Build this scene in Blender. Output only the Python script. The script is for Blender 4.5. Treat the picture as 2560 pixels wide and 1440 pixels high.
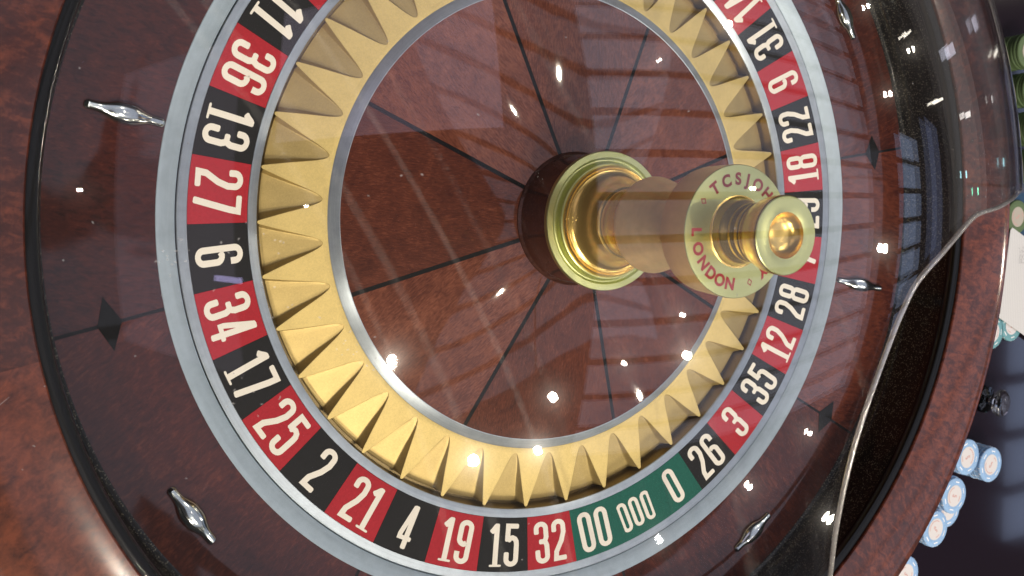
import bpy, bmesh, math, random
from mathutils import Vector, Matrix
from mathutils.geometry import delaunay_2d_cdt
random.seed(7)
PI = math.pi
scene = bpy.context.scene
C = scene.collection
for o in list(bpy.data.objects): bpy.data.objects.remove(o)

# ------------------------------------------------------------------ camera
cam_d = bpy.data.cameras.new('camera'); cam = bpy.data.objects.new('camera', cam_d); C.objects.link(cam)
cam.matrix_world = Matrix(((0.895172212, 0.020587874, -0.445244709, -0.281032614),
                           (0.00078696, 0.998858107, 0.047768852, 0.025030275),
                           (0.445719746, -0.043111739, 0.894133819, 0.478305201),
                           (0, 0, 0, 1)))
cam_d.sensor_width = 36.0; cam_d.lens = 1999.25 / 2560 * 36; cam_d.shift_y = -170.354 / 2560
cam_d.clip_start = 0.01; cam_d.clip_end = 100
cam_d.dof.use_dof = True; cam_d.dof.focus_distance = .52; cam_d.dof.aperture_fstop = 18
scene.camera = cam

# ------------------------------------------------------------------ room light
world = bpy.data.worlds.new('World'); scene.world = world; world.use_nodes = True
bg = world.node_tree.nodes['Background']; bg.inputs[0].default_value = (0.60, 0.58, 0.62, 1); bg.inputs[1].default_value = 0.075
vs = scene.view_settings; vs.view_transform = 'Standard'; vs.look = 'None'; vs.exposure = 0.0; vs.gamma = 1.0

def area(name, loc, sx, sy, rad, col, shape='RECTANGLE', aim=None):
    """an area lamp of the given radiance"""
    d = bpy.data.lights.new(name, 'AREA'); d.shape = shape; d.size = sx; d.size_y = sy; d.color = col
    A = sx * sy * (PI / 4 if shape in ('DISK', 'ELLIPSE') else 1)
    d.energy = rad * PI * A
    o = bpy.data.objects.new(name, d); C.objects.link(o); o.location = loc
    if aim is not None:
        o.rotation_euler = (Vector(aim) - Vector(loc)).to_track_quat('-Z', 'Y').to_euler()
    return o
CEIL = 2.2
WARM = (1.0, 0.89, 0.74)
# recessed spot lamps: x, y, diameter, power
for x, y, dia, pw in [(-0.10, -1.17, .055, 5.5), (-1.17, -0.96, .055, 14), (0.80, -0.91, .055, 9), (1.33, 1.38, .05, 7),
                      (-0.14, -1.63, .05, 21), (-0.58, -1.76, .07, 25), (-1.78, 0.09, .02, .6), (0.34, -0.93, .022, 2.0), (0.71, -0.62, .022, 2.0), (0.62, 1.02, .02, 1.5),
                      (4.36, 1.26, .07, 5), (4.72, 2.47, .07, 5), (3.60, -0.37, .09, 9), (2.11, -2.51, .06, 5), (2.80, -2.10, .05, 4),
                      (1.26, -2.97, .06, 5), (1.26, 0.18, .02, 1), (-4.97, 0.31, .035, 3), (7.39, 2.55, .10, 8), (6.6, -5.6, .20, 25)]:
    area('spot_lamp', (x, y, CEIL), dia, dia, pw / (PI * PI / 4 * dia * dia), WARM, 'DISK', (0, 0, 0))
area('sign_lamp', (-2.53, -.50, CEIL), .30, .05, 6, (.62, .55, 1.0))
# glazed ceiling panels between dark beams
PANE = (0.74, 0.78, 1.0)
y = 2.10
while y > -1.7:
    area('skylight_pane', (1.65, y, CEIL), 3.1, 0.212, 0.90, PANE); y -= 0.262
y = 0.70
while y > -2.2:
    area('skylight_pane', (4.95, y, CEIL), 1.1, 0.27, 1.3, (.52, .66, 1.0)); y -= 0.335
area('skylight_pane', (7.3, .1, CEIL), 1.5, 2.4, 0.55, (.50, .60, 1.0))
area('skylight_pane', (-1.25, 1.12, CEIL), 1.6, 1.10, 0.85, (0.85, 0.74, 1.0))
area('skylight_pane', (-3.3, 0.1, CEIL), 1.7, 2.9, 0.36, (0.85, 0.76, 1.0))
area('veil_wash', (8.5, 2.2, .9), 6.5, 1.9, .16, (1, .9, .85), 'RECTANGLE', (0, 0, .2))  # added wash light, lifts the veil on the right of the dome
# small lights added for streak reflections in the cover, low over the far side of the table
for az, el, dist, sx, sy, rad, col in [(16, 4, 8, .5, .9, 3, (.75, .75, .9)), (9, 3, 8, .25, .5, 6, (1, .95, .9)), (3, 6, 8, .3, .12, 10, (.45, .9, 1)), (1, 2, 8, .3, .1, 10, (.2, 1, .6)),
                                      (-3, 5, 8, .35, .12, 9, (1, .8, .6)), (-7, 3, 8, .25, .25, 14, (1, .95, .85)), (24, 7, 8, .2, .8, 8, (1, .93, .8)), (32, 5, 8, .2, .9, 8, (1, .93, .8)), (12, 12, 8, .12, .9, 14, (1, .93, .8)), (21, 15, 8, .12, .7, 14, (1, .93, .8))]:
    a, e = math.radians(az), math.radians(el)
    area('far_light', (dist * math.cos(a), dist * math.sin(a), .2 + dist * math.sin(e)), sx * .35, sy * .55, rad, col, 'RECTANGLE', (0, 0, .1))

# ------------------------------------------------------------------ helpers
def mesh_obj(name, verts, faces, mat, parent=None, smooth=True, angle=30, mats=None, fm=None):
    me = bpy.data.meshes.new(name); me.from_pydata([tuple(v) for v in verts], [], faces); me.validate(); me.update()
    for m in (mats or [mat]): me.materials.append(m)
    if fm: me.polygons.foreach_set('material_index', fm)
    if smooth:
        me.shade_smooth(); me.set_sharp_from_angle(angle=math.radians(angle))
    o = bpy.data.objects.new(name, me); C.objects.link(o)
    if parent: o.parent = parent
    return o
def share(o, name=None, rot=None, parent=None):
    c = o.copy(); C.objects.link(c)
    if parent: c.parent = parent
    if rot is not None: c.rotation_euler = (0, 0, rot)
    return c
def lathe(name, prof, mat, parent=None, seg=256, a0=0.0, a1=2 * PI, angle=30):
    full = abs(a1 - a0 - 2 * PI) < 1e-6
    n = seg if full else seg + 1; V = []; F = []; m = len(prof)
    for i in range(n):
        a = a0 + (a1 - a0) * i / seg; ca, sa = math.cos(a), math.sin(a)
        V += [(r * ca, r * sa, z) for r, z in prof]
    for i in range(seg):
        j = (i + 1) % n
        for k in range(m - 1): F.append((i * m + k, i * m + k + 1, j * m + k + 1, j * m + k))
    bm = None
    o = mesh_obj(name, V, F, mat, parent, True, angle)
    bm = bmesh.new(); bm.from_mesh(o.data); bmesh.ops.remove_doubles(bm, verts=bm.verts, dist=1e-6)
    bmesh.ops.recalc_face_normals(bm, faces=bm.faces); bm.to_mesh(o.data); bm.free()
    o.data.shade_smooth(); o.data.set_sharp_from_angle(angle=math.radians(angle))
    return o
def sector_between(prof, c, half, gap, n):
    """sector with straight parallel-offset sides leaving half of a constant-width strip"""
    V = []; F = []; m = len(prof)
    for i in range(n + 1):
        for r, z in prof:
            h = half - math.asin(min(.9, gap / r)); a = c - h + 2 * h * i / n
            V.append((r * math.cos(a), r * math.sin(a), z))
    for i in range(n):
        for k in range(m - 1): F.append((i * m + k, (i + 1) * m + k, (i + 1) * m + k + 1, i * m + k + 1))
    return V, F
def thing(name, label, cat, group=None, loc=(0, 0, 0), rotz=0):
    o = bpy.data.objects.new(name, None); C.objects.link(o); o.location = loc; o.rotation_euler = (0, 0, rotz)
    o.empty_display_size = .02; o['label'] = label; o['category'] = cat
    if group: o['group'] = group
    return o

# ------------------------------------------------------------------ materials
def nt(name):
    m = bpy.data.materials.new(name); m.use_nodes = True; t = m.node_tree
    return m, t, t.nodes['Principled BSDF'], t.nodes, t.links
def setp(b, **k):
    for n, v in k.items(): b.inputs[n.replace('_', ' ')].default_value = v
def noise(N, scale, detail=4, rough=.55, dist=0):
    n = N.new('ShaderNodeTexNoise'); n.inputs['Scale'].default_value = scale; n.inputs['Detail'].default_value = detail
    n.inputs['Roughness'].default_value = rough; n.inputs['Distortion'].default_value = dist; return n
def ramp(N, stops):
    r = N.new('ShaderNodeValToRGB'); e = r.color_ramp.elements
    while len(e) < len(stops): e.new(.5)
    for x, (p, c) in zip(e, stops): x.position = p; x.color = (*c, 1) if len(c) == 3 else c
    return r
def plain(name, col, rough=.5, metal=0.0, coat=0.0, **k):
    m, t, b, N, L = nt(name); setp(b, Base_Color=(*col, 1), Roughness=rough, Metallic=metal, Coat_Weight=coat, **k); return m

def wood(name, dark, mid, light, grain=(16, 170, 170), coat=1.0, fleck=.5, speed=26, rough=.52, crough=.03, seamvar=.15):
    """lacquered figured veneer; grain runs along each panel's local x"""
    m, t, b, N, L = nt(name)
    tc = N.new('ShaderNodeTexCoord'); oi = N.new('ShaderNodeObjectInfo')
    off = N.new('ShaderNodeVectorMath'); off.operation = 'SCALE'; off.inputs[0].default_value = (7, 5, 3); L.new(oi.outputs['Random'], off.inputs['Scale'])
    add = N.new('ShaderNodeVectorMath'); add.operation = 'ADD'; L.new(tc.outputs['Object'], add.inputs[0]); L.new(off.outputs[0], add.inputs[1])
    mp = N.new('ShaderNodeMapping'); mp.inputs['Scale'].default_value = grain; L.new(add.outputs[0], mp.inputs[0])
    g = noise(N, 4.0, 6, .65, .6); L.new(mp.outputs[0], g.inputs['Vector'])
    mo = noise(N, speed, 5, .62, 1.4); L.new(add.outputs[0], mo.inputs['Vector'])
    big = noise(N, 16, 2, .5, .3); L.new(add.outputs[0], big.inputs['Vector'])
    mp2 = N.new('ShaderNodeMapping'); mp2.inputs['Scale'].default_value = (grain[0] * 1.2, grain[1] * .45, grain[1] * .45); L.new(add.outputs[0], mp2.inputs[0])
    fl = noise(N, 5.5, 3, .7, 2.2); L.new(mp2.outputs[0], fl.inputs['Vector'])
    def mth(op, a, bb, v=None):
        n = N.new('ShaderNodeMath'); n.operation = op
        if hasattr(a, 'links'): L.new(a, n.inputs[0])
        else: n.inputs[0].default_value = a
        if hasattr(bb, 'links'): L.new(bb, n.inputs[1])
        else: n.inputs[1].default_value = bb
        return n.outputs[0]
    s = mth('ADD', mth('MULTIPLY', g.outputs[0], .50), mth('MULTIPLY', mo.outputs[0], .31))
    s = mth('ADD', s, mth('MULTIPLY', fl.outputs[0], fleck * .34))
    s = mth('ADD', s, mth('MULTIPLY', big.outputs[0], .13))
    s = mth('ADD', s, mth('MULTIPLY', mth('SUBTRACT', oi.outputs['Random'], .5), seamvar))
    r = ramp(N, [(.37, dark), (.54, mid), (.73, light)]); L.new(s, r.inputs[0]); L.new(r.outputs[0], b.inputs['Base Color'])
    setp(b, Roughness=rough, Coat_Weight=coat, Coat_Roughness=crough, Coat_IOR=1.5, Specular_IOR_Level=.13)
    # orange peel of the lacquer
    bp = N.new('ShaderNodeBump'); bp.inputs['Strength'].default_value = .02; bp.inputs['Distance'].default_value = .002
    ow = noise(N, 45, 1, .5); L.new(tc.outputs['Object'], ow.inputs['Vector']); L.new(ow.outputs[0], bp.inputs['Height']); L.new(bp.outputs[0], b.inputs['Coat Normal'])
    return m
M_cone = wood('cone_veneer', (.040, .008, .004), (.100, .024, .011), (.24, .078, .040), grain=(26, 300, 300), speed=60)
M_apron = wood('apron_veneer', (.020, .003, .002), (.058, .010, .005), (.16, .038, .016), grain=(24, 120, 120), speed=40)
M_rim = wood('rim_burl', (.014, .003, .002), (.052, .010, .005), (.17, .040, .016), grain=(34, 60, 60), speed=62, fleck=.6, crough=.12)
M_collar = wood('collar_veneer', (.020, .006, .004), (.040, .012, .007), (.085, .028, .016))
M_inlay = plain('black_inlay', (.006, .006, .006), .5, 0, .5, Specular_IOR_Level=.1)

def brushed(name, col, rough, aniso=.75, streak=.12, freq=900, metal=1.0):
    m, t, b, N, L = nt(name)
    tc = N.new('ShaderNodeTexCoord')
    # turned marks: value depends on radius mainly
    sp = N.new('ShaderNodeSeparateXYZ'); L.new(tc.outputs['Object'], sp.inputs[0])
    ln = N.new('ShaderNodeVectorMath'); ln.operation = 'LENGTH'
    cb = N.new('ShaderNodeCombineXYZ'); L.new(sp.outputs[0], cb.inputs[0]); L.new(sp.outputs[1], cb.inputs[1]); L.new(cb.outputs[0], ln.inputs[0])
    at = N.new('ShaderNodeMath'); at.operation = 'ARCTAN2'; L.new(sp.outputs[1], at.inputs[0]); L.new(sp.outputs[0], at.inputs[1])
    cv = N.new('ShaderNodeCombineXYZ'); L.new(ln.outputs['Value'], cv.inputs[0]); L.new(at.outputs[0], cv.inputs[1])
    mp = N.new('ShaderNodeMapping'); mp.inputs['Scale'].default_value = (freq, 2.5, 1); L.new(cv.outputs[0], mp.inputs[0])
    n1 = noise(N, 1.0, 3, .6); L.new(mp.outputs[0], n1.inputs['Vector'])
    n2 = noise(N, 140, 3, .6); L.new(tc.outputs['Object'], n2.inputs['Vector'])
    ad = N.new('ShaderNodeMath'); ad.operation = 'ADD'; L.new(n1.outputs[0], ad.inputs[0]); L.new(n2.outputs[0], ad.inputs[1])
    r = ramp(N, [(.35, tuple(c * (1 - streak) for c in col)), (.65, tuple(min(1, c * (1 + streak)) for c in col))])
    h = N.new('ShaderNodeMath'); h.operation = 'MULTIPLY'; h.inputs[1].default_value = .5; L.new(ad.outputs[0], h.inputs[0])
    L.new(h.outputs[0], r.inputs[0]); L.new(r.outputs[0], b.inputs['Base Color'])
    setp(b, Metallic=metal, Roughness=rough, Anisotropic=aniso, Anisotropic_Rotation=.25)
    tg = N.new('ShaderNodeTangent'); tg.direction_type = 'RADIAL'; tg.axis = 'Z'; L.new(tg.outputs[0], b.inputs['Tangent'])
    bp = N.new('ShaderNodeBump'); bp.inputs['Strength'].default_value = .06; bp.inputs['Distance'].default_value = .0005
    L.new(h.outputs[0], bp.inputs['Height']); L.new(bp.outputs[0], b.inputs['Normal'])
    return m
M_steel = brushed('brushed_steel', (.37, .42, .46), .34, .8, metal=.72)
M_steel2 = brushed('scuffed_steel', (.37, .455, .525), .50, .30, .10, 300, .36)

def satin_gold(name, col, rough, fine=.10, metal=1.0):
    m, t, b, N, L = nt(name)
    tc = N.new('ShaderNodeTexCoord'); n = noise(N, 900, 3, .6); L.new(tc.outputs['Object'], n.inputs['Vector'])
    n2 = noise(N, 60, 3, .6); L.new(tc.outputs['Object'], n2.inputs['Vector'])
    ad = N.new('ShaderNodeMath'); ad.operation = 'ADD'; L.new(n.outputs[0], ad.inputs[0]); L.new(n2.outputs[0], ad.inputs[1])
    h = N.new('ShaderNodeMath'); h.operation = 'MULTIPLY'; h.inputs[1].default_value = .5; L.new(ad.outputs[0], h.inputs[0])
    r = ramp(N, [(.38, tuple(c * (1 - fine) for c in col)), (.62, tuple(min(1, c * (1 + fine)) for c in col))]); L.new(h.outputs[0], r.inputs[0])
    L.new(r.outputs[0], b.inputs['Base Color']); setp(b, Metallic=metal, Roughness=rough)
    bp = N.new('ShaderNodeBump'); bp.inputs['Strength'].default_value = .12; bp.inputs['Distance'].default_value = .0004
    L.new(n.outputs[0], bp.inputs['Height']); L.new(bp.outputs[0], b.inputs['Normal'])
    return m
M_gold = satin_gold('satin_gold', (.60, .465, .18), .54, .10, .62)
M_goldp = satin_gold('pocket_gold', (.48, .365, .145), .48, .10, .64)
M_goldw = satin_gold('shaded_wall_gold', (.24, .18, .085), .38, .10, .8)  # gold darkened in its colour for the shade under the ring
M_brass = satin_gold('polished_brass', (.80, .56, .17), .25, .05, .88)
M_brassb = brushed('turned_brass', (.82, .59, .27), .32, .7, .08, metal=.78)
M_plate = satin_gold('plate_brass', (.50, .52, .235), .32, .04, .85)  # green reflected from the ceiling panes is put into the brass colour

def paint(name, col, rough=.42):
    m, t, b, N, L = nt(name); tc = N.new('ShaderNodeTexCoord'); n = noise(N, 700, 3, .6); L.new(tc.outputs['Object'], n.inputs['Vector'])
    r = ramp(N, [(.3, tuple(c * .86 for c in col)), (.7, tuple(c * 1.12 for c in col))]); L.new(n.outputs[0], r.inputs[0]); L.new(r.outputs[0], b.inputs['Base Color'])
    setp(b, Roughness=rough, Specular_IOR_Level=.22); return m
M_red = paint('red_enamel', (.38, .016, .026), .5); M_blk = paint('black_enamel', (.010, .010, .010), .5); M_grn = paint('green_enamel', (.008, .105, .075))
M_num = plain('cream_print', (.80, .76, .66), .5)
M_redtxt = plain('red_fill', (.30, .018, .018), .5)

# black ball track with metallic flake
m, t, b, N, L = nt('flake_black'); M_track = m
tc = N.new('ShaderNodeTexCoord'); v = N.new('ShaderNodeTexVoronoi'); v.inputs['Scale'].default_value = 1400; L.new(tc.outputs['Object'], v.inputs['Vector'])
sp = N.new('ShaderNodeSeparateColor'); L.new(v.outputs['Color'], sp.inputs[0])
r = ramp(N, [(.82, (.004, .004, .004)), (.99, (.13, .12, .09))]); L.new(sp.outputs[0], r.inputs[0]); L.new(r.outputs[0], b.inputs['Base Color'])
setp(b, Roughness=.35, Coat_Weight=.35, Coat_Roughness=.05, Specular_IOR_Level=.2)
M_lip = plain('gloss_black', (.003, .003, .003), .30, 0, .30, Coat_Roughness=.05, Specular_IOR_Level=.12)
M_chrome = plain('chrome', (.52, .56, .54), .15, 1.0)

def acrylic(name, haze=.05, tint=(1, 1, 1), boost=1.0):
    m, t, b, N, L = nt(name); N.remove(b); out = N['Material Output']
    lw = N.new('ShaderNodeLayerWeight'); lw.inputs['Blend'].default_value = .5
    pw = N.new('ShaderNodeMath'); pw.operation = 'POWER'; pw.inputs[1].default_value = 5; L.new(lw.outputs['Facing'], pw.inputs[0])
    ma = N.new('ShaderNodeMath'); ma.operation = 'MULTIPLY_ADD'; ma.inputs[1].default_value = .96 * boost; ma.inputs[2].default_value = .040 * boost; L.new(pw.outputs[0], ma.inputs[0])
    tr = N.new('ShaderNodeBsdfTransparent'); tr.inputs[0].default_value = (*tint, 1)
    g1 = N.new('ShaderNodeBsdfGlossy'); g1.inputs['Roughness'].default_value = .012
    g2 = N.new('ShaderNodeBsdfGlossy'); g2.distribution = 'GGX'; g2.inputs['Roughness'].default_value = .125; g2.inputs['Anisotropy'].default_value = 1.0
    tv = N.new('ShaderNodeCombineXYZ'); tv.inputs[0].default_value = .93; tv.inputs[1].default_value = .37; L.new(tv.outputs[0], g2.inputs['Tangent'])   # wiping direction of the polish marks
    gm = N.new('ShaderNodeMixShader'); gm.inputs[0].default_value = haze; L.new(g1.outputs[0], gm.inputs[1]); L.new(g2.outputs[0], gm.inputs[2])
    g3 = N.new('ShaderNodeBsdfGlossy'); g3.inputs['Roughness'].default_value = .16
    gw = N.new('ShaderNodeMixShader'); gw.inputs[0].default_value = .05; L.new(gm.outputs[0], gw.inputs[1]); L.new(g3.outputs[0], gw.inputs[2]); gm = gw
    mx = N.new('ShaderNodeMixShader'); L.new(ma.outputs[0], mx.inputs[0]); L.new(tr.outputs[0], mx.inputs[1]); L.new(gm.outputs[0], mx.inputs[2])
    L.new(mx.outputs[0], out.inputs[0]); return m
M_acr = acrylic('clear_acrylic', .05, (.985, .985, .98))
M_edge = acrylic('acrylic_cut_face', .5, (.85, .84, .82), 2.5)
m, t, b, N, L = nt('polished_cut_bead'); M_bead = m
tc = N.new('ShaderNodeTexCoord'); nz = noise(N, 260, 3, .6); L.new(tc.outputs['Object'], nz.inputs['Vector'])
bp = N.new('ShaderNodeBump'); bp.inputs['Strength'].default_value = .75; bp.inputs['Distance'].default_value = .001; L.new(nz.outputs[0], bp.inputs['Height']); L.new(bp.outputs[0], b.inputs['Normal'])
setp(b, Base_Color=(.66, .64, .62, 1), Roughness=.12, Metallic=.5, Alpha=.70, Specular_IOR_Level=.8)

# ------------------------------------------------------------------ number glyphs (1 unit high)
T = .116
def arc(cx, cy, rx, ry, a0, a1, n=6):
    return [(cx + rx * math.cos(math.radians(a0 + (a1 - a0) * i / n)), cy + ry * math.sin(math.radians(a0 + (a1 - a0) * i / n))) for i in range(n + 1)]
def ribbon(path, w=T, closed=False, cap=True):
    P = [Vector(p) for p in path]; n = len(P); L_ = []; R_ = []
    for i in range(n):
        if closed: a, b_ = P[i - 1], P[(i + 1) % n]
        else: a, b_ = P[max(0, i - 1)], P[min(n - 1, i + 1)]
        d1 = (P[i] - a); d2 = (b_ - P[i])
        if d1.length < 1e-9: d1 = d2
        if d2.length < 1e-9: d2 = d1
        d1.normalize(); d2.normalize(); n1 = Vector((-d1.y, d1.x)); n2 = Vector((-d2.y, d2.x)); m_ = n1 + n2
        m_ = m_.normalized() if m_.length > 1e-6 else n1
        k = min(1.5, 1 / max(.3, m_.dot(n1)))
        L_.append(P[i] + m_ * w / 2 * k); R_.append(P[i] - m_ * w / 2 * k)
    if cap and not closed:
        for idx, s in ((0, -1), (-1, 1)):
            d = (P[-1] - P[-2]).normalized() if idx else (P[1] - P[0]).normalized()
            e = P[idx] + d * s * .022; nn = Vector((-d.y, d.x))
            l, r_ = e + nn * w * .30, e - nn * w * .30
            if idx: L_.append(l); R_.append(r_)
            else: L_.insert(0, l); R_.insert(0, r_)
    V = L_ + R_; k = len(L_); F = [(i, i + k, i + 1 + k, i + 1) for i in range(k - 1)]
    if closed: F.append((k - 1, 2 * k - 1, k, 0))
    return V, F
def rrect(x0, y0, x1, y1, rx=.085, ry=.10, n=5):
    return arc(x1 - rx, y1 - ry, rx, ry, 0, 90, n) + arc(x0 + rx, y1 - ry, rx, ry, 90, 180, n) + arc(x0 + rx, y0 + ry, rx, ry, 180, 270, n) + arc(x1 - rx, y0 + ry, rx, ry, 270, 360, n)
xl, xr, yb, yt = .056, .284, .056, .944
xm = (xl + xr) / 2; rx = (xr - xl) / 2
def topcap(y0=.74): return [(xl, y0)] + arc(xm, .83, rx, yt - .83, 180, 0, 10)
def botcap(y1=.30): return arc(xm, .17, rx, .17 - yb, 0, -180, 10) + [(xl, y1)]
six = [(xr, .73)] + arc(xm, .83, rx, yt - .83, 0, 180, 10) + arc(xm, .17, rx, .17 - yb, 180, 360, 10) + arc(xm + .0, .44, rx, .115, 0, 90, 5) + [(xl + T / 2, .52)]
GL = {
 '0': ([(rrect(xl, yb, xr, yt, .10, .13), True, T)], .34),
 '1': ([([(.155, .02), (.158, .5), (.165, .975)], False, T), ([(.045, .022), (.275, .022)], False, .05), ([(.045, .80), (.09, .85), (.150, .94)], False, .12)], .27),
 '2': ([(topcap(.72) + [(xr, .68), (.22, .47), (.085, .22), (.066, .056), (.30, .056)], False, T)], .34),
 '3': ([(topcap(.73) + [(xr, .62), (.262, .56), (.236, .52), (.262, .48), (xr, .42)] + botcap(.31), False, T), ([(.20, .52), (.125, .52)], False, T)], .34),
 '4': ([([(.225, .97), (.205, .02)], False, T * .95), ([(.20, .955), (.058, .31), (.058, .235), (.30, .235)], False, T * .85)], .36),
 '5': ([([(.30, .944), (.072, .944), (.066, .60)], False, T), ([(.09, .60), (.13, .655), (.185, .67), (.24, .645), (.275, .585), (xr, .50)] + botcap(.31), False, T)], .34),
 '6': ([(six, False, T, False)], .34),
 '7': ([([(.03, .944), (.283, .944), (.262, .75), (.13, .01)], False, T)], .34),
 '8': ([(rrect(xl + .008, .545, xr - .008, yt, .09, .10), True, T), (rrect(xl, yb, xr, .53, .09, .11), True, T)], .34),
 '9': ([([(.34 - x, 1 - y) for x, y in six], False, T, False)], .34)}
GAP = .085
def number_geo(s, H, dz=.00004):
    """flat printed numeral, reading along +x, top along +y, centred"""
    k = 1.0; wtot = sum(GL[c][1] for c in s) + GAP * (len(s) - 1); V = []; F = []; x = -wtot / 2
    for c in s:
        for li, g in enumerate(GL[c][0]):
            vv, ff = ribbon(g[0], g[2], g[1], g[3] if len(g) > 3 else True); b0 = len(V)
            V += [((x + p.x) * H, (p.y - .5) * H, li * dz) for p in vv]; F += [tuple(b0 + i for i in f) for f in ff]
        x += GL[c][1] + GAP
    return V, F

# ================================================================== WHEEL HEAD
TH0 = 0.720399524; NP = 39; PITCH = 2 * PI / NP
head = thing('roulette_wheel_head', 'rotating roulette wheel head with red, black and green number ring, gold pockets and brass turret', 'roulette wheel')
lathe('outer_rim', [(.2449, -.0006), (.2451, .0001), (.2501, .0013), (.2506, .0010), (.2507, -.012)], M_steel, head)
lathe('inner_rim', [(.2114, -.0093), (.2112, -.0086), (.2064, -.0101), (.2060, -.0104), (.2059, -.0112)], M_steel, head)
lathe('pocket_wall', [(.2059, -.0112), (.2055, -.0222), (.1700, -.0225)], M_goldw, head)
lathe('number_ring', [(.2449, -.0006), (.2114, -.0093)], M_inlay, head)
RED = {1, 3, 5, 7, 9, 12, 14, 16, 18, 19, 21, 23, 25, 27, 30, 32, 34, 36}
seq = ['31', '9', '22', '18', '29', '7', '28', '12', '35', '3', '26', '0', '000', '00', '32', '15', '19', '4', '21', '2', '25', '17', '34', '6', '27', '13', '36', '11', '30', '8', '23', '10', '5', '24', '16', '33', '1', '20', '14']
tile_me = {}
slope = math.atan2(.0088, .0335)
V, F = sector_between([(.2115, -.0088), (.2115, -.0084), (.2449, .0000), (.2449, -.0004)], 0, PITCH / 2, .00008, 8)
for j, s in enumerate(seq):
    c = TH0 - (j + .5) * PITCH
    green = set(s) == {'0'}; mat = M_grn if green else (M_red if int(s) in RED else M_blk)
    if mat.name not in tile_me:
        g = .00008
        Vt, Ft = sector_between([(.2115, -.0090), (.2115, -.0086), (.2449, .0002), (.2449, -.0004)], 0, PITCH / 2, -.00002 if green else g, 8)
        tile_me[mat.name] = (Vt, Ft)
        o = mesh_obj('number_tile', Vt, Ft, mat, head, True, 20); tile_me[mat.name] = o
        o.rotation_euler = (0, 0, c)
    else:
        o = share(tile_me[mat.name], parent=head, rot=c)
    H = .0275
    if s == '000': H = .0212
    if s == '0': H = .0265
    Vn, Fn = number_geo(s, H)
    Vn = [(x * 1.2, y, z) for x, y, z in Vn]
    # glyph frame: +x tangential (ccw), +y towards the hub, sloping with the tile
    rm = .2283 if s != '000' else .2290; cs, sn = math.cos(slope), math.sin(slope)
    zm = .0002 + (rm - .2449) * .0088 / .0334 + .00012
    W = []
    for x, y, z in Vn:
        W.append((rm - y * cs - z * sn, x, zm - y * sn + z * cs))
    n = mesh_obj('numeral', W, [tuple(reversed(f)) for f in Fn], M_num, o, False)
# gold band with pointed teeth
def ztop(r): return -.0117 - .0007 * (r - .1639) / (.2053 - .1639)
RA, RT_ = .1672, .2053
fr = [(0, 0), (.004, .040), (.012, .078), (.028, .125), (.05, .170), (.09, .230), (.17, .325), (.27, .415), (.38, .505), (.52, .610), (.69, .735), (.85, .850), (.93, .908), (.975, .938), (.993, .965), (1.0, 1.0)]
lathe('pocket_band', [(.1636, -.0122), (.1638, -.0117), (.16395, -.01165), (RA, ztop(RA))], M_gold, head)
BASEZ = -.0223
V = []; F = []; NN = len(fr)
for k, (t_, f_) in enumerate(fr):
    r = RA + t_ * (RT_ - RA); h = (1 - f_) * PITCH / 2
    for q in (-1, -.5, 0, .5, 1): V.append((r * math.cos(h * q), r * math.sin(h * q), ztop(r) - (0.00012 if k == NN - 1 else 0)))
for k in range(NN - 1):
    for q in range(4): F.append((k * 5 + q, (k + 1) * 5 + q, (k + 1) * 5 + q + 1, k * 5 + q + 1))
b0 = len(V)
for k, (t_, f_) in enumerate(fr):       # a small rounded edge
    r = RA + t_ * (RT_ - RA); h = (1 - f_) * PITCH / 2
    for sgn in (-1, 1):
        V.append((r * math.cos(h * sgn), r * math.sin(h * sgn) + sgn * .00030, ztop(r) - .00032))
for k in range(NN - 1):
    a, bq = b0 + k * 2, b0 + (k + 1) * 2
    F.append((k * 5, a, bq, (k + 1) * 5)); F.append((k * 5 + 4, (k + 1) * 5 + 4, bq + 1, a + 1))
r = RT_; tz = ztop(r); e0 = len(V); h = (1 - fr[-1][1]) * PITCH / 2      # nose of the tooth
for q in range(5): a = (-1, -.5, 0, .5, 1)[q] * h; V.append(((r + .0002) * math.cos(a), (r + .0002) * math.sin(a), BASEZ))
for q in range(4): F.append(((NN - 1) * 5 + q, e0 + q, e0 + q + 1, (NN - 1) * 5 + q + 1))
tooth = mesh_obj('tooth', V, F, M_gold, head, True, 35); tooth.rotation_euler = (0, 0, TH0)
bm = bmesh.new(); bm.from_mesh(tooth.data); bmesh.ops.recalc_face_normals(bm, faces=bm.faces)
bm.to_mesh(tooth.data); bm.free(); tooth.data.shade_smooth(); tooth.data.set_sharp_from_angle(angle=math.radians(35))
for j in range(1, NP): share(tooth, parent=head, rot=TH0 - j * PITCH)
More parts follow.
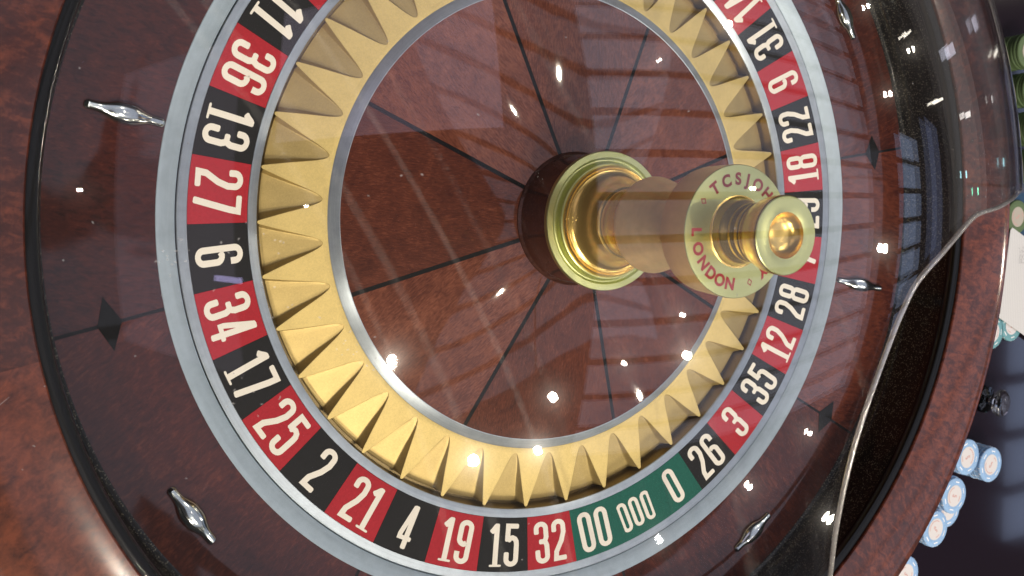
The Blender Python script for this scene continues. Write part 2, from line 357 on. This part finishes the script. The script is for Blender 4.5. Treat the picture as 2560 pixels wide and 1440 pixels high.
# pockets: a sloping floor between two drafted walls, the anticlockwise wall leaning more
V = []; F = []; RF = .2032; ZF = -.0200
rows = [(RA + (RF - RA) * s_) for s_ in (0, .006, .018, .04, .08, .15, .25, .38, .54, .70, .84, .93, 1.0)]
def fw(r):
    t_ = (r - RA) / (RT_ - RA)
    for (a, fa), (c_, fc) in zip(fr, fr[1:]):
        if a <= t_ <= c_: return (fa + (fc - fa) * (t_ - a) / (c_ - a)) * PITCH / 2
    return PITCH / 2
cc = 13
for r in rows:
    s_ = (r - RA) / (RF - RA); zf = ztop(RA) - .0003 + (ZF - ztop(RA)) * s_; zt = ztop(r) - .0002
    w_ = fw(r) * r; wl = min(.0017 * s_ ** .8, w_ * .3); wr = min(.0036 * s_ ** .8, w_ * .55); fil = .0006 * min(1, s_ * 3)
    lo, hi = -w_ + wl, w_ - wr
    prof = [(-w_ - .0002, zt), (-w_ + wl * .9, zf + (zt - zf) * .08), (lo + fil * .5, zf + .00005), (lo + fil * 1.2, zf)]
    prof += [(lo + fil * 1.2 + (hi - lo - fil * 2.4) * q / 4, zf) for q in (1, 2, 3)]
    prof += [(hi - fil * 1.2, zf), (hi - fil * .5, zf + .00005), (hi + wr * .10, zf + (zt - zf) * .08), (hi + wr * .4, zf + (zt - zf) * .37), (hi + wr * .7, zf + (zt - zf) * .68), (w_ + .0002, zt)]
    for x, z in prof: a = x / r; V.append((r * math.cos(a), r * math.sin(a), z))
for k in range(len(rows) - 1):
    for q in range(cc - 1): F.append((k * cc + q, (k + 1) * cc + q, (k + 1) * cc + q + 1, k * cc + q + 1))
k = len(rows) - 1; e0 = len(V)
for q in range(cc):
    x, y_, z = V[k * cc + q]; s_ = 1 + .0003 / RF; V.append((x * s_, y_ * s_, z - .0004)); V.append((x * s_, y_ * s_, BASEZ))
for q in range(cc - 1):
    F.append((k * cc + q, e0 + 2 * q, e0 + 2 * q + 2, k * cc + q + 1)); F.append((e0 + 2 * q, e0 + 2 * q + 1, e0 + 2 * q + 3, e0 + 2 * q + 2))
fl = mesh_obj('pocket', V, F, M_goldp, head, True, 32); fl.rotation_euler = (0, 0, TH0 - .5 * PITCH)
for j in range(1, NP): share(fl, parent=head, rot=TH0 - (j + .5) * PITCH)
# inner steel ring and veneered cone
lathe('cone_ring', [(.1564, -.0098), (.1566, -.0089), (.1570, -.0088), (.1632, -.0114), (.1637, -.0118), (.1637, -.0130)], M_steel, head)
cone_prof = [(.1566, -.0091)] + [(.1566 + (.045 - .1566) * i / 6, -.0091 + (.0125 + .0091) * i / 6) for i in range(1, 7)]
LINE0 = math.radians(-163.1)
def panels(name, prof, mat, parent, gap, n, first_c, rev=False, step=PI / 4, count=8):
    V, F = sector_between(prof, 0, step / 2, gap, n)
    o = mesh_obj(name, V, F, mat, parent, True, 25); o.rotation_euler = (0, 0, first_c)
    bm = bmesh.new(); bm.from_mesh(o.data)
    if sum(f.normal.z for f in bm.faces) < 0: bmesh.ops.reverse_faces(bm, faces=bm.faces)
    bm.to_mesh(o.data); bm.free(); o.data.shade_smooth(); o.data.set_sharp_from_angle(angle=math.radians(25))
    for k in range(1, count): share(o, parent=parent, rot=first_c + step * k)
def strips(name, prof, w, mat, parent, a0, dz, count=8, step=PI / 4):
    V = []; F = []
    for r, z in prof: V += [(r, -w / 2, z + dz), (r, w / 2, z + dz)]
    for k in range(len(prof) - 1): F.append((2 * k, 2 * k + 1, 2 * k + 3, 2 * k + 2))
    o = mesh_obj(name, V, F, mat, parent, False); o.rotation_euler = (0, 0, a0)
    if o.data.polygons[0].normal.z < 0: o.data.flip_normals()
    for k in range(1, count): share(o, parent=parent, rot=a0 + step * k)
panels('cone_panel', cone_prof, M_cone, head, .0014, 24, LINE0 + PI / 8)
strips('inlay_strip', cone_prof, .0030, M_inlay, head, LINE0, -.00012)
lathe('turret_collar', [(.0458, .0110), (.0452, .0134), (.0436, .0148), (.0430, .018), (.0427, .030), (.0430, .047)], M_collar, head)
# turret
def dense(p, n=6):
    """round a profile with a Catmull-Rom pass"""
    out = []
    for i in range(len(p) - 1):
        p0 = p[max(0, i - 1)]; p1 = p[i]; p2 = p[i + 1]; p3 = p[min(len(p) - 1, i + 2)]
        for k in range(n):
            t = k / n
            out.append(tuple(.5 * ((2 * p1[d]) + (-p0[d] + p2[d]) * t + (2 * p0[d] - 5 * p1[d] + 4 * p2[d] - p3[d]) * t * t + (-p0[d] + 3 * p1[d] - 3 * p2[d] + p3[d]) * t ** 3) for d in (0, 1)))
    out.append(p[-1]); return out
lathe('turret_flange', [(.0425, .0465), (.0438, .0466), (.0444, .0475), (.0444, .0503), (.0440, .0509), (.0404, .0511), (.0400, .0508)] + dense([(.0400, .0508), (.0392, .0495), (.0380, .0497), (.0372, .0512), (.0368, .0530)]) + [(.0364, .0545), (.0357, .0548), (.0352, .0545)], M_plate, head, 192)
lathe('turret_bowl', [(.0352, .0544), (.0347, .0560), (.0341, .0567), (.0337, .0566)] + dense([(.0337, .0566), (.0331, .0562), (.0324, .0570), (.0314, .0574), (.0300, .0582), (.0284, .0598), (.0268, .0622), (.0252, .0652), (.0238, .0686), (.0226, .0710), (.0220, .0722)]) + [(.0219, .0729), (.0215, .0732)] + dense([(.0215, .0732), (.0206, .0742), (.0200, .0765), (.0198, .0800), (.0202, .0845), (.0211, .0890), (.0224, .0935), (.0240, .0968), (.0258, .0988)]), M_brass, head, 192)
lathe('turret_waist', [(.0200, .0985), (.0272, .0988), (.0279, .0994), (.0281, .1008), (.0278, .1018), (.0212, .1230), (.0170, .1380), (.0165, .1480)], M_brassb, head, 192)
lathe('turret_drum', [(.0185, .1482), (.0320, .1486), (.0329, .1492), (.0331, .1502), (.0339, .1680), (.0338, .1690)], M_brassb, head, 192)
plate = lathe('name_plate', [(.0338, .1690), (.0335, .16935), (.0332, .1694), (.0150, .1694)], M_plate, head, 192)
lathe('turret_finial', dense([(.0184, .1694), (.0174, .1699), (.0168, .1716), (.0162, .1740), (.0149, .1760), (.0141, .1776), (.0147, .1791), (.0141, .1805), (.0138, .1819), (.0146, .1835), (.0153, .1848), (.0149, .1861), (.0158, .1880), (.0170, .1902), (.0180, .1930), (.0186, .1960), (.0189, .1985)]) + [(.0190, .2003), (.0189, .2010), (.0187, .2013)], M_brass, head, 192)
lathe('finial_cap', [(.0187, .2013), (.0183, .2016), (.0112, .2016), (.0110, .2015)], M_plate, head, 128)
lathe('finial_dimple', dense([(.0110, .2015), (.0104, .1998), (.0086, .1975), (.0062, .1962), (.0034, .1956), (.0001, .1954)]), M_brass, head, 128)
# engraved lettering on the plate
def letter(ch, ang, r, size, outward):
    cu = bpy.data.curves.new('letter', 'FONT'); cu.body = ch; cu.align_x = 'CENTER'; cu.align_y = 'CENTER'; cu.size = size; cu.extrude = 0; cu.offset = size * .045
    tmp = bpy.data.objects.new('tmp', cu); C.objects.link(tmp); dg = bpy.context.evaluated_depsgraph_get()
    me = bpy.data.meshes.new_from_object(tmp.evaluated_get(dg)); bpy.data.objects.remove(tmp)
    me.materials.clear(); me.materials.append(M_redtxt)
    o = bpy.data.objects.new('letter', me); C.objects.link(o); o.parent = plate
    a = math.radians(ang); o.location = (r * math.cos(a), r * math.sin(a), .16948); o.rotation_euler = (0, 0, a - PI / 2 if outward else a + PI / 2)
for ch, a in zip('TCSJOHNHUXLEY', [125, 107.5, 91, 77, 61.5, 44.5, 26, 8, -8, -22, -33, -43, -52]): letter(ch, a, .0263, .0082, True)
for ch, a in zip('LONDON', [178.5, -163, -146, -130.5, -116, -101]): letter(ch, a, .0268, .0082, False)
for a in (145, -73):
    a = math.radians(a); V = []; 
    for rr in (.0021, .0013): V += [(rr, 0, 0), (0, rr * .8, 0), (-rr, 0, 0), (0, -rr * .8, 0)]
    o = mesh_obj('diamond_mark', V, [(0, 1, 5, 4), (1, 2, 6, 5), (2, 3, 7, 6), (3, 0, 4, 7)], M_redtxt, plate, False)
    o.location = (.0272 * math.cos(a), .0272 * math.sin(a), .16948); o.rotation_euler = (0, 0, a)

# ================================================================== BOWL
bowl = thing('roulette_bowl', 'round glossy mahogany roulette bowl with steel inner ring and black ball track', 'roulette bowl')
lathe('bowl_ring', [(.2512, -.012), (.2513, .0006), (.2517, .0012), (.2609, .0059), (.2613, .0057), (.2614, .0052)], M_steel2, bowl)
JOINT = math.radians(-170.2)
ap = [(.2613, .0058), (.2700, .0084), (.2800, .0118), (.2890, .0152), (.2980, .0182), (.3060, .0205), (.3137, .0230)]
panels('apron_panel', ap, M_apron, bowl, .0010, 24, JOINT + PI / 8)
strips('inlay_strip', ap, .0024, M_inlay, bowl, JOINT, -.0001)
# black lozenge inlays
zr = lambda r: .0152 + (r - .289) * .345
V = [(.2825, 0, zr(.2825) + .00022), (.2890, -.0146, zr(.289) + .00022), (.2943, 0, zr(.2943) + .00022), (.2890, .0146, zr(.289) + .00022)]
V = [(x, y_, z - .0001 + (.0003 if abs(y_) > .001 else 0)) for x, y_, z in V]
loz = mesh_obj('lozenge_inlay', V, [(0, 1, 2), (0, 2, 3)], M_inlay, bowl, False); loz.rotation_euler = (0, 0, JOINT)
for k in range(1, 8): share(loz, parent=bowl, rot=JOINT + k * PI / 4)
lathe('ball_track', dense([(.3136, .0229), (.3150, .0236), (.3168, .0254), (.3182, .0300), (.3188, .0360), (.3186, .0460), (.3180, .0560), (.3168, .0630)]), M_track, bowl)
lathe('track_lip', [(.3168, .0630), (.3150, .0642), (.3116, .0664), (.3109, .0675), (.3107, .0716), (.3110, .0724), (.3118, .0730), (.3155, .0742), (.3166, .0742)], M_lip, bowl)
rimp = [(.3158, .0735), (.3159, .0755), (.3164, .0762), (.3200, .0772), (.3300, .0797), (.3420, .0822), (.3520, .0834), (.3580, .0838), (.3605, .0834), (.3618, .0822), (.3624, .080), (.3624, .060)]
panels('rim_panel', rimp, M_rim, bowl, .00004, 32, JOINT + PI / 8)
lathe('bowl_side', [(.3623, .0600), (.3600, .040), (.3450, -.020), (.3300, -.060), (.3250, -.0945)], M_rim, bowl)
# polished deflectors
def deflector_mesh():
    nx, na = 28, 12; V = []; F = []; Lh = .0205
    for i in range(nx + 1):
        u = -1 + 2 * i / nx; x = Lh * u; b_ = math.exp(-(abs(u) / .46) ** 3)
        w = .0026 + .0034 * b_; h = .0026 + .0020 * b_
        e = 1.0 if abs(u) < .96 else max(.0, 1 - ((abs(u) - .96) / .04) ** 2) ** .5
        w *= max(e, .55); h *= max(e, .3)
        for k in range(na + 1):
            a = PI * k / na; V.append((x, w * math.cos(a), h * math.sin(a) ** .8 if 0 < k < na else 0))
    for i in range(nx):
        for k in range(na): q = i * (na + 1) + k; F.append((q, q + 1, q + na + 2, q + na + 1))
    F.append(tuple(range(na + 1))); F.append(tuple(reversed(range(nx * (na + 1), (nx + 1) * (na + 1)))))
    return V, F
V, F = deflector_mesh(); d0 = mesh_obj('deflector', V, F, M_chrome, bowl, True, 50)
bm = bmesh.new(); bm.from_mesh(d0.data); bmesh.ops.recalc_face_normals(bm, faces=bm.faces); bm.to_mesh(d0.data); bm.free()
tilt = math.atan(.35)
for k in range(8):
    ang = math.radians(32.6 + 45 * k); radial = k % 2 == 1
    r = .2812 if radial else .2925
    o = d0 if k == 0 else d0.copy()
    if k: C.objects.link(o); o.parent = bowl
    zc = zr(r) + (.0 if radial else .0002)
    Mx = Matrix.Translation((r * math.cos(ang), r * math.sin(ang), zc)) @ Matrix.Rotation(ang, 4, 'Z') @ Matrix.Rotation(-tilt, 4, 'Y')
    if not radial: Mx = Mx @ Matrix.Rotation(PI / 2, 4, 'Z')
    o.matrix_local = Mx

# ================================================================== CLEAR COVER (domed, one quarter cut away)
A_, H_, Z0 = .362, .14, .0862
def dz(x, y_, off=0): return Z0 + off + H_ * (1 - (x * x + y_ * y_) / (A_ * A_))
cut = [(.3615, .0215), (.330, .0225), (.290, .0222), (.2424, .0190), (.205, .0145), (.170, .0105), (.145, .0088), (.129, .0065), (.114, .0005), (.094, -.0095), (.069, -.0235), (.0565, -.0390), (.0480, -.0560), (.0410, -.0750), (.0365, -.0940), (.0350, -.1120), (.0360, -.1310), (.0405, -.1550), (.0490, -.1800), (.060, -.215), (.070, -.255), (.078, -.300), (.084, -.3520)]
cut = dense(cut, 4)
a_start = math.atan2(cut[0][1], cut[0][0]); a_end = math.atan2(cut[-1][1], cut[-1][0]) + 2 * PI
rimpts = [(A_ * math.cos(a_start + (a_end - a_start) * i / 180), A_ * math.sin(a_start + (a_end - a_start) * i / 180)) for i in range(181)]
boundary = rimpts[:-1] + list(reversed(cut))[0:-1]
# drop near-duplicates
bd = [boundary[0]]
for p in boundary[1:]:
    if (Vector(p) - Vector(bd[-1])).length > .0008: bd.append(p)
def inside(x, y_):
    c_ = False; n = len(bd)
    for i in range(n):
        x1, y1 = bd[i]; x2, y2 = bd[i - 1]
        if (y1 > y_) != (y2 > y_) and x < (x2 - x1) * (y_ - y1) / (y2 - y1) + x1: c_ = not c_
    return c_
pts = [Vector(p) for p in bd]; nb = len(pts)
for ir in range(0, 50):
    r = .0035 + ir * .0071; nn = max(6, int(2 * PI * r / .0075))
    for i in range(nn):
        a = 2 * PI * (i + .5 * (ir % 2)) / nn; x, y_ = r * math.cos(a), r * math.sin(a)
        if r < A_ - .004 and inside(x, y_) and min((Vector((x, y_)) - Vector(q)).length for q in cut[::2]) > .0028: pts.append(Vector((x, y_)))
res = delaunay_2d_cdt(pts, [], [list(range(nb))], 1, 1e-6)
vv, ff = res[0], [list(f) for f in res[2]]
cover = thing('clear_dome_cover', 'clear domed acrylic cover with a quarter cut away lying over the roulette wheel', 'wheel cover')
def shell(name, thick):
    V = []; NV = []
    for p in vv:
        n = Vector((2 * H_ * p.x / A_ ** 2, 2 * H_ * p.y / A_ ** 2, 1)).normalized(); q = Vector((p.x, p.y, dz(p.x, p.y))) - n * thick
        V.append(q); NV.append(n)
    F = []
    for f in ff:
        a, b_, c_ = vv[f[0]], vv[f[1]], vv[f[2]]
        F.append(tuple(f) if (b_ - a).cross(c_ - a) > 0 else tuple(reversed(f)))
    o = mesh_obj(name, V, F, M_acr, cover, False); o.data.shade_smooth(); o.data.normals_split_custom_set_from_vertices([tuple(n) for n in NV]); return o
TH = .0032
shell('outer_face', 0.0); shell('inner_face', TH)
V = []; F = []
for k, p in enumerate(bd):
    n = Vector((2 * H_ * p[0] / A_ ** 2, 2 * H_ * p[1] / A_ ** 2, 1)).normalized(); q = Vector((p[0], p[1], dz(*p)))
    V += [q + n * .0001, q - n * (TH + .0001)]
nbd = len(bd)
for k in range(nbd): j = (k + 1) % nbd; F.append((2 * k, 2 * j, 2 * j + 1, 2 * k + 1))
mesh_obj('edge_face', V, F, M_edge, cover, True, 60)
# rounded bead left where the quarter was cut out
V = []; F = []; cc_ = [Vector((p[0], p[1], dz(p[0], p[1]) - .0014)) for p in cut]; nb_ = 10; br = .0013
for k, p in enumerate(cc_):
    d = (cc_[min(len(cc_) - 1, k + 1)] - cc_[max(0, k - 1)]).normalized(); u_ = d.cross(Vector((0, 0, 1))).normalized(); w_ = u_.cross(d)
    for q in range(nb_): a = 2 * PI * q / nb_; V.append(p + u_ * br * math.cos(a) + w_ * br * math.sin(a))
for k in range(len(cc_) - 1):
    for q in range(nb_): F.append((k * nb_ + q, k * nb_ + (q + 1) % nb_, (k + 1) * nb_ + (q + 1) % nb_, (k + 1) * nb_ + q))
mesh_obj('cut_edge', V, F, M_bead, cover, True, 60)

base = [Vector(((A_ + .0012) * math.cos(a_start + (a_end - a_start) * i / 200), (A_ + .0012) * math.sin(a_start + (a_end - a_start) * i / 200), Z0 + .0004)) for i in range(201)]  # ring added to draw the bright highlight along the dome's outer edge
V = []; F = []
for k, p in enumerate(base):
    u_ = Vector((p.x, p.y, 0)).normalized()
    for q in range(nb_): a = 2 * PI * q / nb_; V.append(p + u_ * .0022 * math.cos(a) + Vector((0, 0, 1)) * .0015 * math.sin(a))
for k in range(200):
    for q in range(nb_): F.append((k * nb_ + q, k * nb_ + (q + 1) % nb_, (k + 1) * nb_ + (q + 1) % nb_, (k + 1) * nb_ + q))
mesh_obj('highlight_lip', V, F, M_bead, cover, True, 60)
# dust specks and fine scuffs caught on the cover
V = []; F = []; rnd = random.Random(11)
for k in range(150):
    cl = rnd.random() < .5
    if cl: cx, cy = [(-.262, -.006), (-.226, -.018), (-.235, -.058), (-.236, .004), (-.20, -.04)][rnd.randrange(5)]; x = cx + rnd.gauss(0, .006); y_ = cy + rnd.gauss(0, .005)
    else: a = rnd.uniform(0, 2 * PI); r = .33 * rnd.random() ** .5; x, y_ = r * math.cos(a), r * math.sin(a)
    if not inside(x, y_): continue
    L_ = rnd.uniform(.0002, .0006) if cl or rnd.random() < .93 else rnd.uniform(.003, .007); w_ = rnd.uniform(.00018, .00038) if L_ < .001 else .00012
    a = rnd.uniform(0, PI); dx, dy = math.cos(a), math.sin(a); b0 = len(V)
    for u_, v_ in ((-L_, -w_ * .4), (0, -w_), (L_, -w_ * .4), (L_, w_ * .4), (0, w_), (-L_, w_ * .4)):
        px, py = x + dx * u_ - dy * v_, y_ + dy * u_ + dx * v_; V.append((px, py, dz(px, py) + .00025))
    F.append(tuple(range(b0, b0 + 6)))
m, t, b, N, L = nt('pale_dust'); setp(b, Base_Color=(.8, .8, .8, 1), Roughness=.8, Alpha=.30)
ds = mesh_obj('dust_specks', V, F, m, cover, False); ds['kind'] = 'stuff'

# ================================================================== TABLE AND WHAT LIES ON IT
TZ = -.095
m, t, b, N, L = nt('dark_glass_table'); M_table = m
setp(b, Base_Color=(.010, .006, .011, 1), Roughness=.08, Specular_IOR_Level=.6, Coat_Weight=.25, Coat_Roughness=.03)
tb = mesh_obj('table_top', [(-1.2, -1.2, TZ), (2.2, -1.2, TZ), (2.2, 1.2, TZ), (-1.2, 1.2, TZ)], [(0, 1, 2, 3)], M_table, None, False); tb['kind'] = 'structure'
M_cb = paint('blue_chip_clay', (.27, .44, .68), .45); M_cw = plain('chip_spot', (.88, .88, .88), .5); M_cl = plain('chip_label', (.62, .60, .60), .5)
M_cg = paint('green_chip_clay', (.095, .145, .065), .45); M_cgl = plain('green_chip_label', (.40, .36, .30), .5); M_ct = paint('teal_chip_clay', (.14, .32, .36), .45)
M_ink = plain('red_ink', (.55, .28, .25), .5); M_ink2 = plain('dark_ink', (.10, .07, .07), .5)
CR, CH = .0195, .0033
def make_chip(label, cat_group, mb, mspot, ml, detail=True):
    t_ = thing('casino_chip', label, 'casino chip', cat_group)
    lathe('body', [(.0003, .0), (CR - .0005, 0), (CR, .0005), (CR, CH - .0006), (CR - .0006, CH), (CR * .66, CH), (CR * .64, CH - .00015), (.0003, CH - .00015)], mb, t_, 40, angle=50)
    V = []; F = []
    for k in range(6):
        for s_ in (-.20, .20):
            a = k * PI / 3 + s_; c_, s2 = math.cos(a), math.sin(a)
            V += [(c_ * CR * .76, s2 * CR * .76, CH + .00012), (c_ * (CR + .0001), s2 * (CR + .0001), CH - .0004), (c_ * (CR + .0001), s2 * (CR + .0001), .0004)]
        q = k * 6; F += [(q, q + 1, q + 4, q + 3), (q + 1, q + 2, q + 5, q + 4)]
    if mspot: mesh_obj('edge_spots', V, F, mspot, t_, False)
    lab = lathe('centre_label', [(.0002, CH + .00005), (CR * .60, CH + .00005)], ml, t_, 32)
    if detail:
        V = []; F = []
        for (a0, a1, r0, r1) in ((200, 330, .0088, .0096), (60, 100, .0086, .0094)):
            b0 = len(V); n = 10
            for i in range(n + 1):
                a = math.radians(a0 + (a1 - a0) * i / n); V += [(r0 * math.cos(a), r0 * math.sin(a), CH + .0001), (r1 * math.cos(a), r1 * math.sin(a), CH + .0001)]
            for i in range(n): q = b0 + 2 * i; F.append((q, q + 1, q + 3, q + 2))
        g, gf = number_geo('5', .0075); b0 = len(V); V += [(x, y_, CH + .0001 + z) for x, y_, z in g]; F += [tuple(b0 + i for i in f) for f in gf]
        mesh_obj('chip_print', V, F, M_ink, lab, False)
    return t_
def copy_tree(o, parent=None):
    c_ = o.copy(); C.objects.link(c_); c_.parent = parent
    for ch in list(o.children): copy_tree(ch, c_)
    return c_
protos = {}
ORD = ['', 'second', 'third', 'fourth', 'fifth', 'sixth', 'seventh']
def stack(key, x, y_, n, desc, group, jitter=.0006, z0=TZ, top=None):
    for k in range(n):
        kind = {0: 'bottom', n - 1: 'top'}.get(k)
        if kind == 'top' and n > 1: lab = top or ('top chip of ' + desc)
        elif n == 1: lab = desc
        else: lab = ('bottom chip of ' + desc) if kind else ORD[n - 1 - k] + ' chip down in ' + desc
        if key not in protos:
            mats = {'blue': (M_cb, M_cw, M_cl), 'green': (M_cg, None, M_cgl), 'teal': (M_ct, M_cw, M_cl)}[key]
            o = make_chip(lab, group, *mats); protos[key] = o
        else: o = copy_tree(protos[key]); o['label'] = lab
        o['group'] = group
        o.location = (x + random.uniform(-jitter, jitter), y_ + random.uniform(-jitter, jitter), z0 + k * (CH + .00004)); o.rotation_euler = (0, 0, random.uniform(0, 6.28))
stack('blue', .5467, -.2751, 8, 'the blue chip stack touching the wheel rim', 'stacked blue chips below the rim')
stack('blue', .5869, -.2895, 8, 'the blue chip stack standing farthest out from the rim', 'stacked blue chips below the rim')
stack('blue', .5254, -.3134, 8, 'the tall blue chip stack nearest the frame bottom', 'stacked blue chips below the rim', top='top blue chip resting above a slipped chip of its stack')
stack('blue', .5360, -.3355, 4, 'the short blue chip pile leaning under the tall stack', 'stacked blue chips below the rim')
stack('blue', .5010, -.3470, 7, 'the blue chip stack mostly hidden behind the rim', 'stacked blue chips below the rim')
stack('blue', .4598, -.3894, 6, 'the blue chip stack peeping out lowest at the rim', 'stacked blue chips below the rim')
stack('green', .6330, .1704, 8, 'the green chip stack at the upper right corner', 'green chips at the right edge')
stack('green', .6450, .1288, 8, 'the second green chip stack from the top right', 'green chips at the right edge')
stack('green', .6500, .0850, 8, 'the third green chip stack at the right edge', 'green chips at the right edge')
stack('green', .6540, .0430, 8, 'the fourth green chip stack beside the cover corner', 'green chips at the right edge')
# blue card, paper and loose chips
M_mat = paint('teal_blue_card', (.012, .05, .11), .5)
def slab(name, poly, z, h, mat):
    n = len(poly); V = [(x, y_, z) for x, y_ in poly] + [(x, y_, z + h) for x, y_ in poly]
    F = [tuple(range(n, 2 * n)), tuple(reversed(range(n)))] + [(i, (i + 1) % n, n + (i + 1) % n, n + i) for i in range(n)]
    return mesh_obj(name, V, F, mat, None, False)
o = slab('blue_card', [(.600, .012), (.740, .012), (.740, -.075), (.600, -.075)], TZ, .0012, M_mat); o['label'] = 'dark blue card lying flat beside the wheel rim'; o['category'] = 'card'
stack('green', .6580, -.0150, 1, 'single green chip lying on the dark blue card', 'green chips at the right edge', z0=TZ + .0013)
m, t, b, N, L = nt('ruled_paper'); M_pap = m
tc = N.new('ShaderNodeTexCoord'); wv = N.new('ShaderNodeTexWave'); wv.bands_direction = 'X'; wv.inputs['Scale'].default_value = 95; L.new(tc.outputs['Object'], wv.inputs['Vector'])
r = ramp(N, [(.0, (.50, .50, .50)), (.35, (.60, .60, .59))]); L.new(wv.outputs[0], r.inputs[0]); L.new(r.outputs[0], b.inputs['Base Color']); setp(b, Roughness=.5)
pap = slab('paper_slip', [(.6440, -.0300), (.6475, -.0275), (.7200, -.0620), (.7200, -.1780), (.6240, -.1290), (.6290, -.1260)], TZ + .0052, .0004, M_pap)
pap['label'] = 'white paper slip with faint handwriting lying beside the rim'; pap['category'] = 'paper'
# faint handwriting
V = []; F = []
random.seed(3)
for ln in range(3):
    x, y_ = .662 + ln * .0045, -.052
    for k in range(5):
        p = [(x + random.uniform(-.0022, .0022), y_ - k * .0042 + random.uniform(-.0018, .0018)) for _ in range(5)]
        vv2, ff2 = ribbon(p, .0004, False, False); b0 = len(V); V += [(q.x, q.y, TZ + .00575 + .00002 * k) for q in vv2]; F += [tuple(b0 + i for i in f) for f in ff2]
mesh_obj('handwriting', V, F, plain('pencil', (.30, .30, .32), .6), pap, False)
stack('teal', .6205, -.1470, 1, 'teal chip half hidden behind the rim beside the paper', 'teal chips by the paper', z0=TZ)
stack('teal', .6560, -.1420, 1, 'teal chip sticking out from under the white paper slip', 'teal chips by the paper', z0=TZ)
# glass win marker
m, t, b, N, L = nt('clear_glass'); M_glass = m; setp(b, Base_Color=(.95, .96, .94, 1), Roughness=.03, Transmission_Weight=1.0, IOR=1.47)
mk = thing('glass_marker', 'small clear glass marker standing on the dark table beside the rim', 'win marker', None, (.611, -.2245, TZ))
lathe('base', [(.0004, 0), (.0145, 0), (.0155, .001), (.0155, .0035), (.0145, .005), (.0060, .0065), (.0045, .010), (.0050, .014), (.0120, .0175), (.0150, .0195), (.0152, .0215), (.0140, .0228), (.0120, .0218), (.0004, .0208)], M_glass, mk, 48, angle=35)
